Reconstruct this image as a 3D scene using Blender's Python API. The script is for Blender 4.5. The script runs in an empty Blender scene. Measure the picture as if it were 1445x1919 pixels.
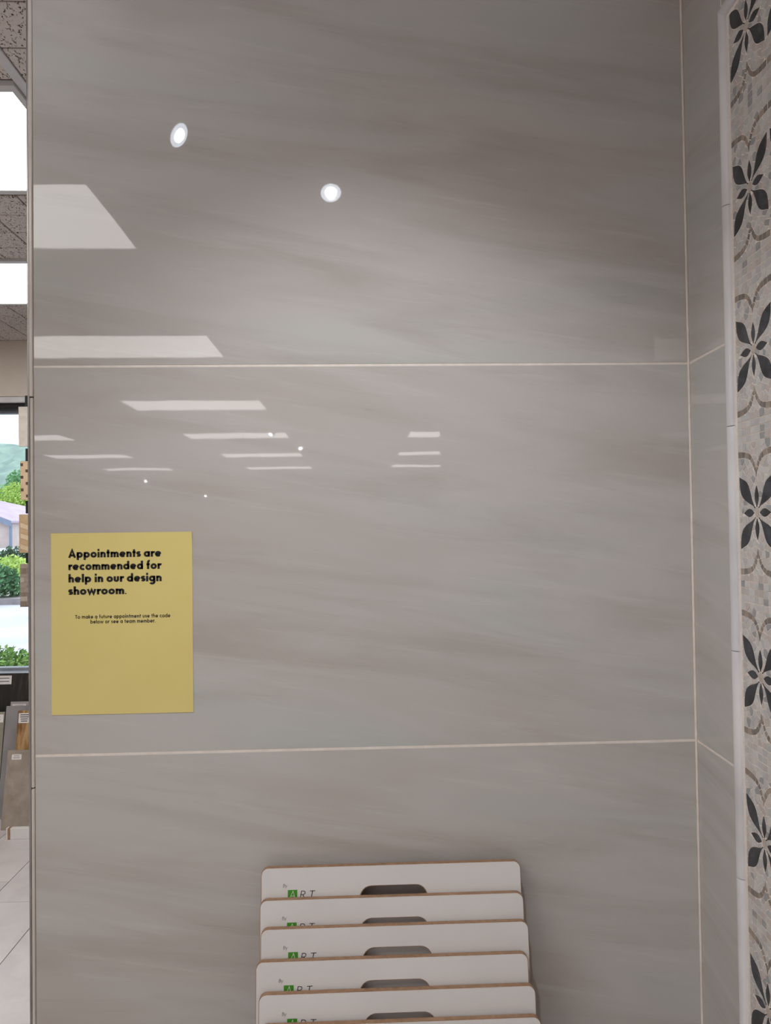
import bpy, bmesh, math, random
from mathutils import Vector, Matrix
R = math.radians
rnd = random.Random(11)
sc = bpy.context.scene
COL = sc.collection

# ------------------------------------------------------------------ camera, world, exposure
cam_d = bpy.data.cameras.new('camera'); cam = bpy.data.objects.new('camera', cam_d); COL.objects.link(cam)
yaw, pitch, roll = 0.0366, 0.0192, -0.0131
fw = Vector((math.sin(yaw)*math.cos(pitch), math.cos(yaw)*math.cos(pitch), math.sin(pitch)))
r0 = Vector((math.cos(yaw), -math.sin(yaw), 0)); u0 = r0.cross(fw)
rt = r0*math.cos(roll) + u0*math.sin(roll); up = -r0*math.sin(roll) + u0*math.cos(roll)
m3 = Matrix((rt, up, -fw)).transposed().to_4x4()
cam.matrix_world = Matrix.Translation((0, -1.1723, 1.5455)) @ m3
cam_d.sensor_fit = 'HORIZONTAL'; cam_d.sensor_width = 36; cam_d.lens = 1400*36/1445
cam_d.clip_start = 0.02; cam_d.clip_end = 3000
sc.camera = cam

world = bpy.data.worlds.new('overcast_sky'); sc.world = world; world.use_nodes = True
bg = world.node_tree.nodes['Background']
bg.inputs[0].default_value = (0.86, 0.93, 1.0, 1); bg.inputs[1].default_value = 1.35
sun_d = bpy.data.lights.new('hazy_sun', 'SUN'); sun_d.energy = 1.1; sun_d.angle = R(25); sun_d.color = (1, .97, .9)
sun = bpy.data.objects.new('hazy_sun', sun_d); COL.objects.link(sun); sun.rotation_euler = (R(-38), R(12), 0)
sun.location = (-8, -20, 40)

sc.view_settings.view_transform = 'Standard'; sc.view_settings.look = 'None'
sc.view_settings.gamma = 1; sc.view_settings.use_curve_mapping = False
sc.view_settings.exposure = 0.70
TROFFER_L = 4.7      # radiance of the ceiling light lenses
SPOT_W = 15.0         # watts of each track lamp
sc.cycles.max_bounces = 8; sc.cycles.diffuse_bounces = 5; sc.cycles.glossy_bounces = 4
sc.cycles.sample_clamp_indirect = 4.0; sc.cycles.caustics_reflective = False; sc.cycles.caustics_refractive = False

# ------------------------------------------------------------------ materials
def srgb(r, g, b):
    f = lambda c: ((c/255+.055)/1.055)**2.4 if c/255 > .04045 else c/255/12.92
    return (f(r), f(g), f(b), 1)
class NT:
    def __init__(s, name):
        s.m = bpy.data.materials.new(name); s.m.use_nodes = True; s.t = s.m.node_tree
        s.b = s.t.nodes['Principled BSDF']; s.out = s.t.nodes['Material Output']
    def n(s, typ, **kw):
        nd = s.t.nodes.new(typ)
        for k, v in kw.items():
            if k.startswith('i_'):
                nd.inputs[k[2:].replace('_', ' ')].default_value = v
            else: setattr(nd, k, v)
        return nd
    def l(s, a, b): s.t.links.new(a, b)
    def math(s, op, a, b=None):
        nd = s.n('ShaderNodeMath', operation=op)
        for i, v in enumerate((a, b)):
            if v is None: continue
            if isinstance(v, (int, float)): nd.inputs[i].default_value = v
            else: s.l(v, nd.inputs[i])
        return nd.outputs[0]
    def ramp(s, fac, stops):
        nd = s.n('ShaderNodeValToRGB'); e = nd.color_ramp.elements
        while len(e) < len(stops): e.new(.5)
        for x, (p, c) in zip(e, stops): x.position = p; x.color = c
        s.l(fac, nd.inputs[0]); return nd.outputs[0]
    def mix(s, fac, a, b, blend='MIX'):
        nd = s.n('ShaderNodeMix', data_type='RGBA', blend_type=blend)
        for sock, v in ((nd.inputs[0], fac), (nd.inputs[6], a), (nd.inputs[7], b)):
            if isinstance(v, (int, float, tuple)): sock.default_value = v
            else: s.l(v, sock)
        return nd.outputs[2]
    def coords(s, scale=(1, 1, 1), rot=(0, 0, 0), per_object=False, src='Object'):
        tc = s.n('ShaderNodeTexCoord'); v = tc.outputs[src]
        if per_object:
            oi = s.n('ShaderNodeObjectInfo'); k = s.math('MULTIPLY', oi.outputs['Random'], 57.0)
            ad = s.n('ShaderNodeVectorMath', operation='ADD'); s.l(v, ad.inputs[0]); s.l(k, ad.inputs[1]); v = ad.outputs[0]
        mp = s.n('ShaderNodeMapping'); mp.inputs['Scale'].default_value = scale; mp.inputs['Rotation'].default_value = rot
        s.l(v, mp.inputs[0]); return mp.outputs[0]
    def noise(s, vec, scale, detail=4, rough=.55, dist=0):
        nd = s.n('ShaderNodeTexNoise'); nd.inputs['Scale'].default_value = scale; nd.inputs['Detail'].default_value = detail
        nd.inputs['Roughness'].default_value = rough; nd.inputs['Distortion'].default_value = dist
        s.l(vec, nd.inputs['Vector']); return nd.outputs['Fac']
    def bump(s, h, strength, dist=.01):
        nd = s.n('ShaderNodeBump'); nd.inputs['Strength'].default_value = strength; nd.inputs['Distance'].default_value = dist
        s.l(h, nd.inputs['Height']); s.l(nd.outputs[0], s.b.inputs['Normal'])
    def done(s, col=None, rough=.5, spec=None, metal=0, ior=None):
        if col is not None:
            if isinstance(col, tuple): s.b.inputs['Base Color'].default_value = col
            else: s.l(col, s.b.inputs['Base Color'])
        s.b.inputs['Roughness'].default_value = rough; s.b.inputs['Metallic'].default_value = metal
        if spec is not None: s.b.inputs['Specular IOR Level'].default_value = spec
        if ior: s.b.inputs['IOR'].default_value = ior
        return s.m

def mottled(name, c1, c2, scale, rough=.5, spec=None, stretch=(1, 1, 1), bump=0, per=True, metal=0, detail=5):
    t = NT(name); v = t.coords(stretch, per_object=per); f = t.noise(v, scale, detail)
    col = t.ramp(f, [(.35, c1), (.68, c2)])
    if bump: t.bump(f, bump, .004)
    return t.done(col, rough, spec, metal)

def tile_mat():
    t = NT('polished_greige_porcelain')
    v = t.coords((1, 1, 1), (0, R(-9), 0), True)
    def st(sx, sz): 
        mp = t.n('ShaderNodeMapping'); mp.inputs['Scale'].default_value = (sx, 1, sz); t.l(v, mp.inputs[0]); return mp.outputs[0]
    big = t.noise(st(.9, 4.2), 1.5, 3, .5, .3)
    mid = t.noise(st(1.0, 8), 2.0, 7, .62, .5)
    fine = t.noise(st(1.6, 24), 2.4, 5, .62, .5)
    base = t.ramp(big, [(.32, srgb(187, 180, 175)), (.50, srgb(194, 190, 187)), (.68, srgb(188, 191, 188))])
    a = t.ramp(mid, [(.47, (0, 0, 0, 1)), (.68, (1, 1, 1, 1))])
    col = t.mix(t.math('MULTIPLY', a, .42), base, srgb(165, 155, 148))
    l = t.ramp(fine, [(.56, (0, 0, 0, 1)), (.74, (1, 1, 1, 1))])
    col = t.mix(t.math('MULTIPLY', l, .38), col, srgb(208, 206, 202))
    d = t.ramp(fine, [(.24, (1, 1, 1, 1)), (.38, (0, 0, 0, 1))])
    dd = t.math('MULTIPLY', t.math('MULTIPLY', d, a), .45)
    col = t.mix(dd, col, srgb(146, 134, 124))
    w = t.coords((1, 1, 1), per_object=True)
    wav = t.noise(w, 7, 2, .5); t.bump(wav, .010, .01)
    return t.done(col, .02, .42, ior=1.5)
M = {}
M['tile'] = tile_mat()
M['tile_matte'] = mottled('honed_greige_porcelain', srgb(184, 176, 168), srgb(196, 190, 182), 3, .55, stretch=(1, 1, 4), bump=.2)
M['grout'] = mottled('pale_grout', srgb(226, 216, 206), srgb(238, 230, 222), 60, .9)
M['panel_grout'] = mottled('cream_grout', srgb(232, 222, 212), srgb(242, 234, 226), 90, .9)
M['trim_tile'] = mottled('ivory_edge_tile', srgb(205, 196, 186), srgb(214, 206, 198), 12, .2)
M['edge_metal'] = mottled('satin_edge_metal', srgb(150, 148, 146), srgb(168, 166, 164), 20, .28, metal=.6)
M['partition'] = mottled('painted_board', srgb(205, 200, 192), srgb(212, 207, 200), 8, .7)
M['plaster'] = mottled('beige_wall_paint', srgb(206, 195, 183), srgb(212, 202, 190), 5, .75)
M['marble'] = mottled('white_marble_liner', srgb(205, 205, 208), srgb(232, 232, 234), 9, .22, stretch=(1, 1, .6))
M['petal'] = mottled('black_marble', srgb(24, 26, 31), srgb(70, 73, 82), 55, .16, detail=7)
M['centre'] = mottled('cream_marble', srgb(190, 178, 168), srgb(208, 198, 188), 60, .2)
TESS = [mottled('white_marble_tessera', srgb(205, 202, 199), srgb(218, 216, 214), 60, .22),
        mottled('ivory_marble_tessera', srgb(205, 197, 192), srgb(216, 209, 205), 60, .22),
        mottled('pale_grey_marble_tessera', srgb(190, 190, 190), srgb(204, 204, 204), 60, .22),
        mottled('grey_marble_tessera', srgb(156, 158, 160), srgb(174, 176, 178), 60, .22),
        mottled('rosy_marble_tessera', srgb(198, 187, 182), srgb(208, 199, 195), 60, .22)]
SCROLL = [mottled('brown_marble', srgb(140, 128, 118), srgb(160, 148, 138), 70, .25),
          mottled('grey_brown_marble', srgb(120, 112, 107), srgb(142, 134, 128), 70, .25),
          mottled('tan_marble', srgb(160, 146, 132), srgb(176, 163, 150), 70, .25)]
M['paper'] = mottled('yellow_paper', srgb(226, 209, 132), srgb(229, 213, 138), 6, .32, .4, per=False)
M['ink'] = NT('black_ink').done((.006, .006, .007, 1), .4)
M['film'] = None
M['board_white'] = mottled('white_laminate', srgb(222, 219, 218), srgb(228, 226, 225), 5, .33)
M['mdf'] = mottled('brown_fibreboard_edge', srgb(150, 118, 92), srgb(172, 138, 110), 120, .8)
M['green'] = NT('green_print').done(srgb(66, 150, 36), .4)
M['print_white'] = NT('white_print').done(srgb(225, 232, 215), .4)
M['print_grey'] = NT('grey_print').done(srgb(90, 92, 92), .5)
M['white_metal'] = mottled('white_enamel', srgb(196, 196, 196), srgb(206, 206, 206), 9, .35)
M['tbar'] = mottled('ceiling_grid_enamel', srgb(205, 206, 210), srgb(214, 215, 218), 9, .4)
M['black'] = mottled('black_powder_coat', srgb(14, 14, 15), srgb(22, 22, 23), 40, .6)
M['blind'] = mottled('white_blind_fabric', srgb(208, 208, 212), srgb(216, 216, 220), 30, .6)
M['alu'] = mottled('grey_aluminium', srgb(128, 134, 146), srgb(148, 154, 164), 20, .4)
M['sill'] = mottled('pale_sill', srgb(176, 184, 196), srgb(190, 198, 208), 20, .5)
M['sticker'] = mottled('white_sticker', srgb(222, 216, 214), srgb(230, 226, 224), 40, .6)

def ceiling_tile_mat():
    t = NT('fissured_ceiling_tile')
    v = t.coords((1, 1, 1), per_object=True)
    mp = t.n('ShaderNodeMapping'); mp.inputs['Scale'].default_value = (170, 85, 60); mp.inputs['Rotation'].default_value = (0, 0, R(25)); t.l(v, mp.inputs[0])
    f1 = t.noise(mp.outputs[0], 1.0, 2.5, .6, .8)
    f2 = t.noise(v, 420, 2, .5)
    hole = t.ramp(f1, [(.37, (1, 1, 1, 1)), (.425, (0, 0, 0, 1))])
    pin = t.ramp(f2, [(.26, (1, 1, 1, 1)), (.31, (0, 0, 0, 1))])
    k = t.math('MAXIMUM', hole, t.math('MULTIPLY', pin, .6))
    col = t.mix(k, srgb(214, 207, 203), srgb(84, 72, 64))
    t.bump(t.math('SUBTRACT', 1.0, k), .6, .003)
    return t.done(col, .9, .2)
M['ceil'] = ceiling_tile_mat()
M['ceil_back'] = mottled('ceiling_score_groove', srgb(120, 108, 98), srgb(134, 122, 112), 40, .9)

def emit(name, col, strength):
    m = bpy.data.materials.new(name); m.use_nodes = True; t = m.node_tree; t.nodes.clear()
    e = t.nodes.new('ShaderNodeEmission'); e.inputs[0].default_value = col; e.inputs[1].default_value = strength
    o = t.nodes.new('ShaderNodeOutputMaterial'); t.links.new(e.outputs[0], o.inputs[0]); return m
M['lens'] = emit('lit_acrylic_lens', (1.0, .965, .935, 1), TROFFER_L)
M['lamp_core'] = emit('lit_lamp_core', (.90, .95, 1, 1), 60)
M['lamp_ring'] = emit('lit_lamp_reflector', (.80, .88, 1, 1), 9)

def glass():
    m = bpy.data.materials.new('window_glass'); m.use_nodes = True; t = m.node_tree; t.nodes.clear()
    a = t.nodes.new('ShaderNodeBsdfTransparent'); a.inputs[0].default_value = (.93, .96, .97, 1)
    g = t.nodes.new('ShaderNodeBsdfGlossy'); g.inputs['Roughness'].default_value = .0
    f = t.nodes.new('ShaderNodeFresnel'); f.inputs[0].default_value = 1.45
    x = t.nodes.new('ShaderNodeMixShader'); o = t.nodes.new('ShaderNodeOutputMaterial')
    t.links.new(f.outputs[0], x.inputs[0]); t.links.new(a.outputs[0], x.inputs[1]); t.links.new(g.outputs[0], x.inputs[2]); t.links.new(x.outputs[0], o.inputs[0])
    return m
M['glass'] = glass()

def floor_mat():
    t = NT('grey_stone_floor_tile'); v = t.coords((1, 1, 1), per_object=True)
    a = t.noise(v, 5, 6, .6, .4); b = t.noise(v, 70, 3)
    col = t.ramp(a, [(.3, srgb(196, 190, 190)), (.7, srgb(216, 211, 211))])
    k = t.ramp(b, [(.24, (1, 1, 1, 1)), (.30, (0, 0, 0, 1))])
    col = t.mix(t.math('MULTIPLY', k, .5), col, srgb(150, 142, 140))
    return t.done(col, .35, .4)
M['floor'] = floor_mat()
M['floor_grout'] = mottled('grey_floor_grout', srgb(128, 124, 122), srgb(140, 136, 134), 30, .9)

# ------------------------------------------------------------------ mesh helpers
def tag(o, label=None, cat=None, group=None, kind=None):
    for k, v in (('label', label), ('category', cat), ('group', group), ('kind', kind)):
        if v: o[k] = v
    return o
def link(o, parent=None, mat=None):
    COL.objects.link(o)
    if parent is not None: o.parent = parent
    return o
def mesh_obj(name, verts, faces, mat, parent=None, loc=(0, 0, 0), rot=(0, 0, 0), smooth=False, mats=None, fm=None):
    me = bpy.data.meshes.new(name); me.from_pydata([tuple(v) for v in verts], [], faces)
    for m in (mats or [mat]): me.materials.append(m)
    if fm: me.polygons.foreach_set('material_index', fm)
    if smooth: me.polygons.foreach_set('use_smooth', [True]*len(me.polygons))
    me.update()
    o = bpy.data.objects.new(name, me); o.location = loc; o.rotation_euler = rot
    return link(o, parent)
def bm_obj(name, bm, mat, parent=None, loc=(0, 0, 0), rot=(0, 0, 0), smooth=False):
    me = bpy.data.meshes.new(name); bm.normal_update(); bm.to_mesh(me); bm.free()
    me.materials.append(mat)
    if smooth: me.polygons.foreach_set('use_smooth', [True]*len(me.polygons))
    o = bpy.data.objects.new(name, me); o.location = loc; o.rotation_euler = rot
    return link(o, parent)
def empty(name, loc=(0, 0, 0), rot=(0, 0, 0), parent=None):
    o = bpy.data.objects.new(name, None); o.empty_display_size = .05; o.location = loc; o.rotation_euler = rot
    return link(o, parent)
def box(name, x0, x1, y0, y1, z0, z1, mat, parent=None, bev=0, seg=1, off=(0, 0, 0), rot=(0, 0, 0)):
    """box with its origin at its centre; off is added to the location"""
    bm = bmesh.new(); bmesh.ops.create_cube(bm, size=1)
    bmesh.ops.scale(bm, vec=(x1-x0, y1-y0, z1-z0), verts=bm.verts)
    if bev: bmesh.ops.bevel(bm, geom=bm.edges[:], offset=bev, segments=seg, affect='EDGES', profile=.5)
    return bm_obj(name, bm, mat, parent, ((x0+x1)/2+off[0], (y0+y1)/2+off[1], (z0+z1)/2+off[2]), rot)
def copy_of(src, loc, parent=None, rot=None, mat=None):
    c = src.copy(); c.location = loc
    if rot is not None: c.rotation_euler = rot
    link(c, parent)
    if parent is None: c.parent = None
    if mat is not None:
        c.material_slots[0].link = 'OBJECT'; c.material_slots[0].material = mat
    return c
def copy_tree(o, parent=None):
    c = o.copy(); COL.objects.link(c); c.parent = parent
    for ch in [x for x in bpy.data.objects if x.parent == o]: copy_tree(ch, c)
    return c
def lathe(profile, n=24):
    """profile [(r, z)] around z, returns verts, faces"""
    vs, fs = [], []
    for r, z in profile:
        for i in range(n): a = 2*math.pi*i/n; vs.append((r*math.cos(a), r*math.sin(a), z))
    for j in range(len(profile)-1):
        for i in range(n): fs.append((j*n+i, j*n+(i+1) % n, (j+1)*n+(i+1) % n, (j+1)*n+i))
    return vs, fs
def disc(r0, r1, z, n=24):
    vs, fs = [], []
    for i in range(n):
        a = 2*math.pi*i/n; vs.append((r1*math.cos(a), r1*math.sin(a), z))
    if r0 <= 0: return vs, [tuple(range(n))]
    for i in range(n):
        a = 2*math.pi*i/n; vs.append((r0*math.cos(a), r0*math.sin(a), z))
    return vs, [(i, (i+1) % n, n+(i+1) % n, n+i) for i in range(n)]

# ------------------------------------------------------------------ the setting: room shell
CZ = 2.645            # ceiling height
FY = 3.19             # window wall
X0, X1, YB = -7.0, 5.0, -16.0
def struct(o): return tag(o, kind='structure')

floor = struct(box('floor', X0-.15, X1+.15, YB-.15, FY+.2, -.12, -.010, M['floor_grout']))
proto_f = None
W_F, L_F = .262, .602
ftx0 = -1.560
k = 0
for c in range(-5, 6):                    # columns in view to the left of the partition
    xa = ftx0 + c*W_F
    ph = 2.216 - .186*(c+1)
    for r in range(-5, 4):
        ya = ph + r*L_F
        if ya > FY-.02 or xa > .2 or ya < -1.2: continue
        y1 = min(ya+L_F-.003, FY-.004)
        if proto_f is None or y1-ya < L_F-.01:
            t = box('floor_tile', xa+.0015, xa+W_F-.0015, ya, y1, -.012, 0, M['floor'], floor, .0006)
            t.location.z -= -.0; t.location = (t.location.x, t.location.y, t.location.z)
            if y1-ya >= L_F-.01: proto_f = t
        else:
            t = copy_of(proto_f, (xa+W_F/2, ya+(L_F-.003)/2, -.006), floor)
        # children are placed in the floor's frame
        t.matrix_parent_inverse = floor.matrix_basis.inverted()
# the rest of the showroom floor, past what can be told apart
box('floor_field', X0, X1, YB, -1.8, -.012, 0, M['floor'], floor).matrix_parent_inverse = floor.matrix_basis.inverted()
box('floor_field', -.2, X1, -1.8, FY, -.012, -.0005, M['floor'], floor).matrix_parent_inverse = floor.matrix_basis.inverted()
box('floor_field', X0, -2.87, -1.8, FY, -.012, -.0005, M['floor'], floor).matrix_parent_inverse = floor.matrix_basis.inverted()

ceiling = struct(box('ceiling', X0-.15, X1+.15, YB-.15, FY+.2, CZ+.004, CZ+.12, M['ceil_back']))
cinv = ceiling.matrix_basis.inverted()
G = .1490; GY = .1524
lens_rows = [(1.905, 2.445), (.69, 1.24), (-1.73, -1.20), (-3.59, -3.05), (-5.83, -5.29), (-8.10, -7.55), (-10.5, -9.95), (-13.0, -12.45)]
LX0, LX1 = -2.030, -.844
proto_c = None
def in_troffer(x0, x1, y0, y1):
    for a, b in lens_rows[:2]:
        if x1 > LX0-.03 and x0 < LX1+.012 and y1 > a-.03 and y0 < b+.03: return (a, b)
    return None
for i in range(-4, 15):
    for j in range(-11, 13):
        x1 = -.812 - i*G - .003; x0 = x1 - G + .006
        y0 = 1.454 + j*GY + .003; y1 = y0 + GY - .006
        if y0 < -.25 or y0 > FY: continue
        if i == 0: x1 -= .010
        if i == -1: x0 += .010
        y1 = min(y1, FY-.002)
        h = in_troffer(x0, x1, y0, y1)
        if h:
            a, b = h
            cy = (y0+y1)/2
            if cy < a-.03: y1 = min(y1, a-.032)
            elif cy > b+.03: y0 = max(y0, b+.032)
            else: continue
            if y1-y0 < .01: continue
        full = abs((y1-y0)-(GY-.006)) < 1e-5 and abs((x1-x0)-(G-.006)) < 1e-5
        if proto_c is None and full:
            t = box('ceiling_tile', x0, x1, y0, y1, CZ, CZ+.012, M['ceil'], ceiling, .002); proto_c = t
        elif full: t = copy_of(proto_c, ((x0+x1)/2, (y0+y1)/2, CZ+.006), ceiling)
        else: t = box('ceiling_tile', x0, x1, y0, y1, CZ, CZ+.012, M['ceil'], ceiling, .002)
        t.matrix_parent_inverse = cinv
for (a, b, c, d) in ((X0, X1, YB, -.42), (-.2, X1, -.42, FY), (X0, -3.2, -.42, FY)):
    o = box('ceiling_field', a, b, c, d, CZ, CZ+.012, M['ceil'], ceiling); o.matrix_parent_inverse = cinv
o = box('grid_runner', -.827, -.801, -.42, FY, CZ-.003, CZ+.004, M['tbar'], ceiling, .001); o.matrix_parent_inverse = cinv

# outer walls
struct(box('wall_left', X0-.15, X0, YB, FY, 0, CZ, M['plaster']))
struct(box('wall_right', X1, X1+.15, YB, FY, 0, CZ, M['plaster']))
struct(box('wall_rear', X0, X1, YB-.15, YB, 0, CZ, M['plaster']))
# window wall: one piece around the opening
WX0, WX1, WZ0, WZ1 = -5.2, -.9, .735, 2.322
def frame_mesh(x0, x1, z0, z1, a0, a1, c0, c1, y0, y1):
    vs = []
    for y in (y0, y1):
        vs += [(x0, y, z0), (x1, y, z0), (x1, y, z1), (x0, y, z1), (a0, y, c0), (a1, y, c0), (a1, y, c1), (a0, y, c1)]
    fs = []
    for i in range(4):
        j = (i+1) % 4
        fs += [(i, j, 4+j, 4+i), (8+i, 12+i, 12+j, 8+j), (i, 8+i, 8+j, j), (4+i, 4+j, 12+j, 12+i)]
    return vs, fs
v, f = frame_mesh(X0, X1, 0, CZ, WX0, WX1, WZ0, WZ1, FY, FY+.18)
struct(mesh_obj('wall_far', v, f, M['plaster']))
win = struct(empty('window_1', ((WX0+WX1)/2, FY+.09, WZ0)))
def wpart(name, *a, **k):
    o = box(name, *a, parent=win, **k); o.matrix_parent_inverse = win.matrix_basis.inverted(); return o
win.rotation_euler = (0, 0, 0)
wpart('head_rail', WX0, WX1, FY+.03, FY+.08, 2.250, 2.290, M['black'], bev=.003)
wpart('head_frame', WX0, WX1, FY+.08, FY+.13, 2.235, 2.322, M['alu'], bev=.003)
wpart('bottom_rail', WX0, WX1, FY+.07, FY+.13, .722, .752, M['alu'], bev=.003)
wpart('window_sill', WX0-.03, WX1+.03, FY-.015, FY+.12, .712, .737, M['sill'], bev=.004, seg=2)
for x in (WX0, -3.1, WX1-.04): wpart('mullion', x, x+.04, FY+.07, FY+.13, .75, 2.25, M['alu'], bev=.003)
wpart('pane', WX0+.04, -3.1, FY+.097, FY+.103, .75, 2.24, M['glass'])
wpart('pane', -3.06, WX1-.04, FY+.097, FY+.103, .75, 2.24, M['glass'])
blind = box('roller_blind', WX0+.03, -1.85, FY+.002, FY+.03, 2.286, 2.322, M['blind'], bev=.008, seg=2)
tag(blind, 'white rolled-up blind cassette along the top of the window', 'blind')

# ------------------------------------------------------------------ display bay: back wall
XL, XC = -.4998, .5322
wall_back = struct(box('wall_back', XL-.010, XC+.16, .0105, .13, 0, 2.43, M['partition']))
winv = wall_back.matrix_basis.inverted()
def wb(o): o.parent = wall_back; o.matrix_parent_inverse = winv; return o
wb(box('grout_bed', XL, XC-.0005, .0004, .0106, 0, 2.42, M['grout']))
JG = .0017
tilts = {0: 0, 1: .0, 2: R(.10), 3: R(-.06)}
for r in range(4):
    t = wb(box('wall_tile', XL, XC-.003, 0, .010, r*.6+JG, (r+1)*.6-JG, M['tile'], bev=.0007, seg=2))
    t.rotation_euler = (tilts[r]*.5, 0, 0)
# edge trim on the open end: pale edge tile pieces and a metal angle
for z0, z1 in ((0, .55), (.5516, 1.15), (1.1516, 1.752), (1.7536, 2.42)):
    wider = .0012 if z0 > 1.5 else 0
    wb(box('edge_tile', XL-.0058-wider, XL-.0008, -.0012, .010, z0, z1, M['trim_tile'], bev=.0018, seg=3))
wb(box('corner_grout', XC-.0032, XC, -.0028, .0006, 0, 2.40, M['grout'], bev=.0008))
wb(box('edge_strip', XL-.0102, XL-.0062, .0002, .012, 0, 2.43, M['edge_metal'], bev=.0015, seg=3))

# ------------------------------------------------------------------ display bay: right wall (local x runs from the corner towards the viewer, -y faces the bay)
A_R = math.atan2(-.99923, -.03919)
RL = 2.68
wall_side = struct(empty('wall_bay_right', (XC, 0, 0), (0, 0, A_R)))
o = box('partition_core', -.003, RL, .0105, .12, 0, 2.43, M['partition'], wall_side)
S0, S1, PZ0, PZ1 = .1365, .4870, .4065, 2.2753      # outer edges of the framed mosaic
box('grout_bed', 0, RL, .0004, .0106, 0, 2.42, M['grout'], wall_side)
cuts = [0, .6, 1.2, 1.8, 2.4]
for r in range(4):
    za, zb = cuts[r]+JG, cuts[r+1]-JG
    def tl(s0, s1, z0, z1): box('wall_tile', s0, s1, 0, .010, z0, z1, M['tile'], wall_side, .0007, 2)
    tl(.003, S0-.0005, za, zb)
    if r == 0: tl(S0+JG, S1-JG, za, PZ0-.003)
    if r == 3: tl(S0+JG, S1-JG, PZ1+.003, zb)
    for s0_, s1_ in ((S1+.003, 1.2), (1.203, 2.4), (2.403, RL)): box('wall_tile', s0_, s1_, 0, .010, za, zb, M['tile_matte'], wall_side, .0007, 2)

# ------------------------------------------------------------------ floral mosaic panel
panel = empty('mosaic_panel', (XC, 0, 0), (0, 0, A_R))
tag(panel, 'tall floral mosaic panel with black petals framed by white marble on the right wall', 'mosaic')
box('grout_bed', S0+.001, S1-.001, -.0008, 0, PZ0+.003, PZ1-.003, M['panel_grout'], panel)
LW = .0190
def liner_mesh(length):
    prof = [(0, .0), (0, -.002)]
    for i in range(13):
        a = math.pi - math.pi*i/12
        prof.append((LW/2 + LW*.46*math.cos(a), -.002 - .0060*math.sin(a)))
    prof += [(LW, -.002), (LW, 0)]
    return prof
def liner(s0, z0, s1, z1, inward):
    """half-round liner from (s0,z0) to (s1,z1); inward is the unit vector of its width; mitred ends where asked"""
    prof = liner_mesh(0); vs, fs = [], []; n = len(prof)
    d = Vector((s1-s0, z1-z0)); L = d.length; d /= L
    (m0, m1) = (inward[2], inward[3])
    for t, mit in ((0, m0), (L, -m1)):
        for w, y in prof:
            q = t + (w*mit)
            vs.append((s0 + d.x*q + inward[0]*w, y, z0 + d.y*q + inward[1]*w))
    for i in range(n-1): fs.append((i, i+1, n+i+1, n+i))
    fs.append(tuple(range(n-1, -1, -1))); fs.append(tuple(range(n, 2*n)))
    c = Vector((sum(v[0] for v in vs)/len(vs), 0, sum(v[2] for v in vs)/len(vs)))
    o = mesh_obj('pencil_liner', [(v[0]-c.x, v[1], v[2]-c.z) for v in vs], fs, M['marble'], panel, c)
    bm = bmesh.new(); bm.from_mesh(o.data); bmesh.ops.recalc_face_normals(bm, faces=bm.faces); bm.to_mesh(o.data); bm.free()
zj = [PZ1, 1.9895, 1.679, 1.366, 1.053, .740, PZ0]
for i in range(6):
    top, bot = zj[i], zj[i+1]
    g0 = .0005 if i else 0; g1 = .0005 if i < 5 else 0
    liner(S0, bot+g1, S0, top-g0, (1, 0, 1 if i == 5 else 0, 1 if i == 0 else 0))
    liner(S1, bot+g1, S1, top-g0, (-1, 0, 1 if i == 5 else 0, 1 if i == 0 else 0))
liner(S0, PZ1, S1, PZ1, (0, -1, 1, 1)); liner(S0, PZ0, S1, PZ0, (0, 1, 1, 1))

MS0, MS1, MZ0, MZ1 = S0+LW+.0075, S1-LW-.0075, PZ0+LW+.006, PZ1-LW-.006     # field of tesserae
PW, PH = .1000, .2155
CS, CZF = .2112, 1.5570
# -- 2D shapes of one repeat, in metres about the flower's centre
def bez(p0, p1, p2, t): return tuple((1-t)**2*a + 2*t*(1-t)*b + t*t*c for a, b, c in zip(p0, p1, p2))
def leaf(p0, p1, p2, wmax, peak, n=14):
    Lf, Rt = [], []
    for i in range(n+1):
        t = i/n; x, y = bez(p0, p1, p2, t); xa, ya = bez(p0, p1, p2, max(0, t-.01)); xb, yb = bez(p0, p1, p2, min(1, t+.01))
        dx, dy = xb-xa, yb-ya; l = math.hypot(dx, dy); dx, dy = dx/l, dy/l
        e = math.log(.5)/math.log(peak); w = wmax*max(0, math.sin(math.pi*t**e))**1.15
        if t == 0: w = .0008
        Lf.append((x-dy*w, y+dx*w)); Rt.append((x+dy*w, y-dx*w))
    return Rt[:-1] + [Lf[-1]] + Lf[:-1][::-1]
c_ = .01
petals = []
def mir(poly, sx, sy):
    q = [(x*sx, y*sy) for x, y in poly]; return q if sx*sy > 0 else q[::-1]
big = leaf((.42*c_, .62*c_), (2.75*c_, 2.3*c_), (4.62*c_, 4.92*c_), 1.10*c_, .62)
for sx in (1, -1):
    for sy in (1, -1): petals.append(mir(big, sx, sy))
hor = leaf((.78*c_, 0), (2*c_, 0), (3.62*c_, 0), .56*c_, .46)
ver = leaf((0, .76*c_), (0, 2*c_), (0, 3.6*c_), .50*c_, .50)
petals += [hor, mir(hor, -1, 1), ver, mir(ver, 1, -1)]
centre = [(.58*c_*math.cos(2*math.pi*i/16), .64*c_*math.sin(2*math.pi*i/16)) for i in range(16)]
scroll = []
cl = [(.10, 5.55), (.42, 6.05), (.80, 6.75), (1.32, 7.25), (2.0, 7.62), (2.95, 7.82), (3.95, 7.93), (4.95, 7.97)]
wd = [.20, .24, .27, .30, .34, .38, .40, .40]
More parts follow.
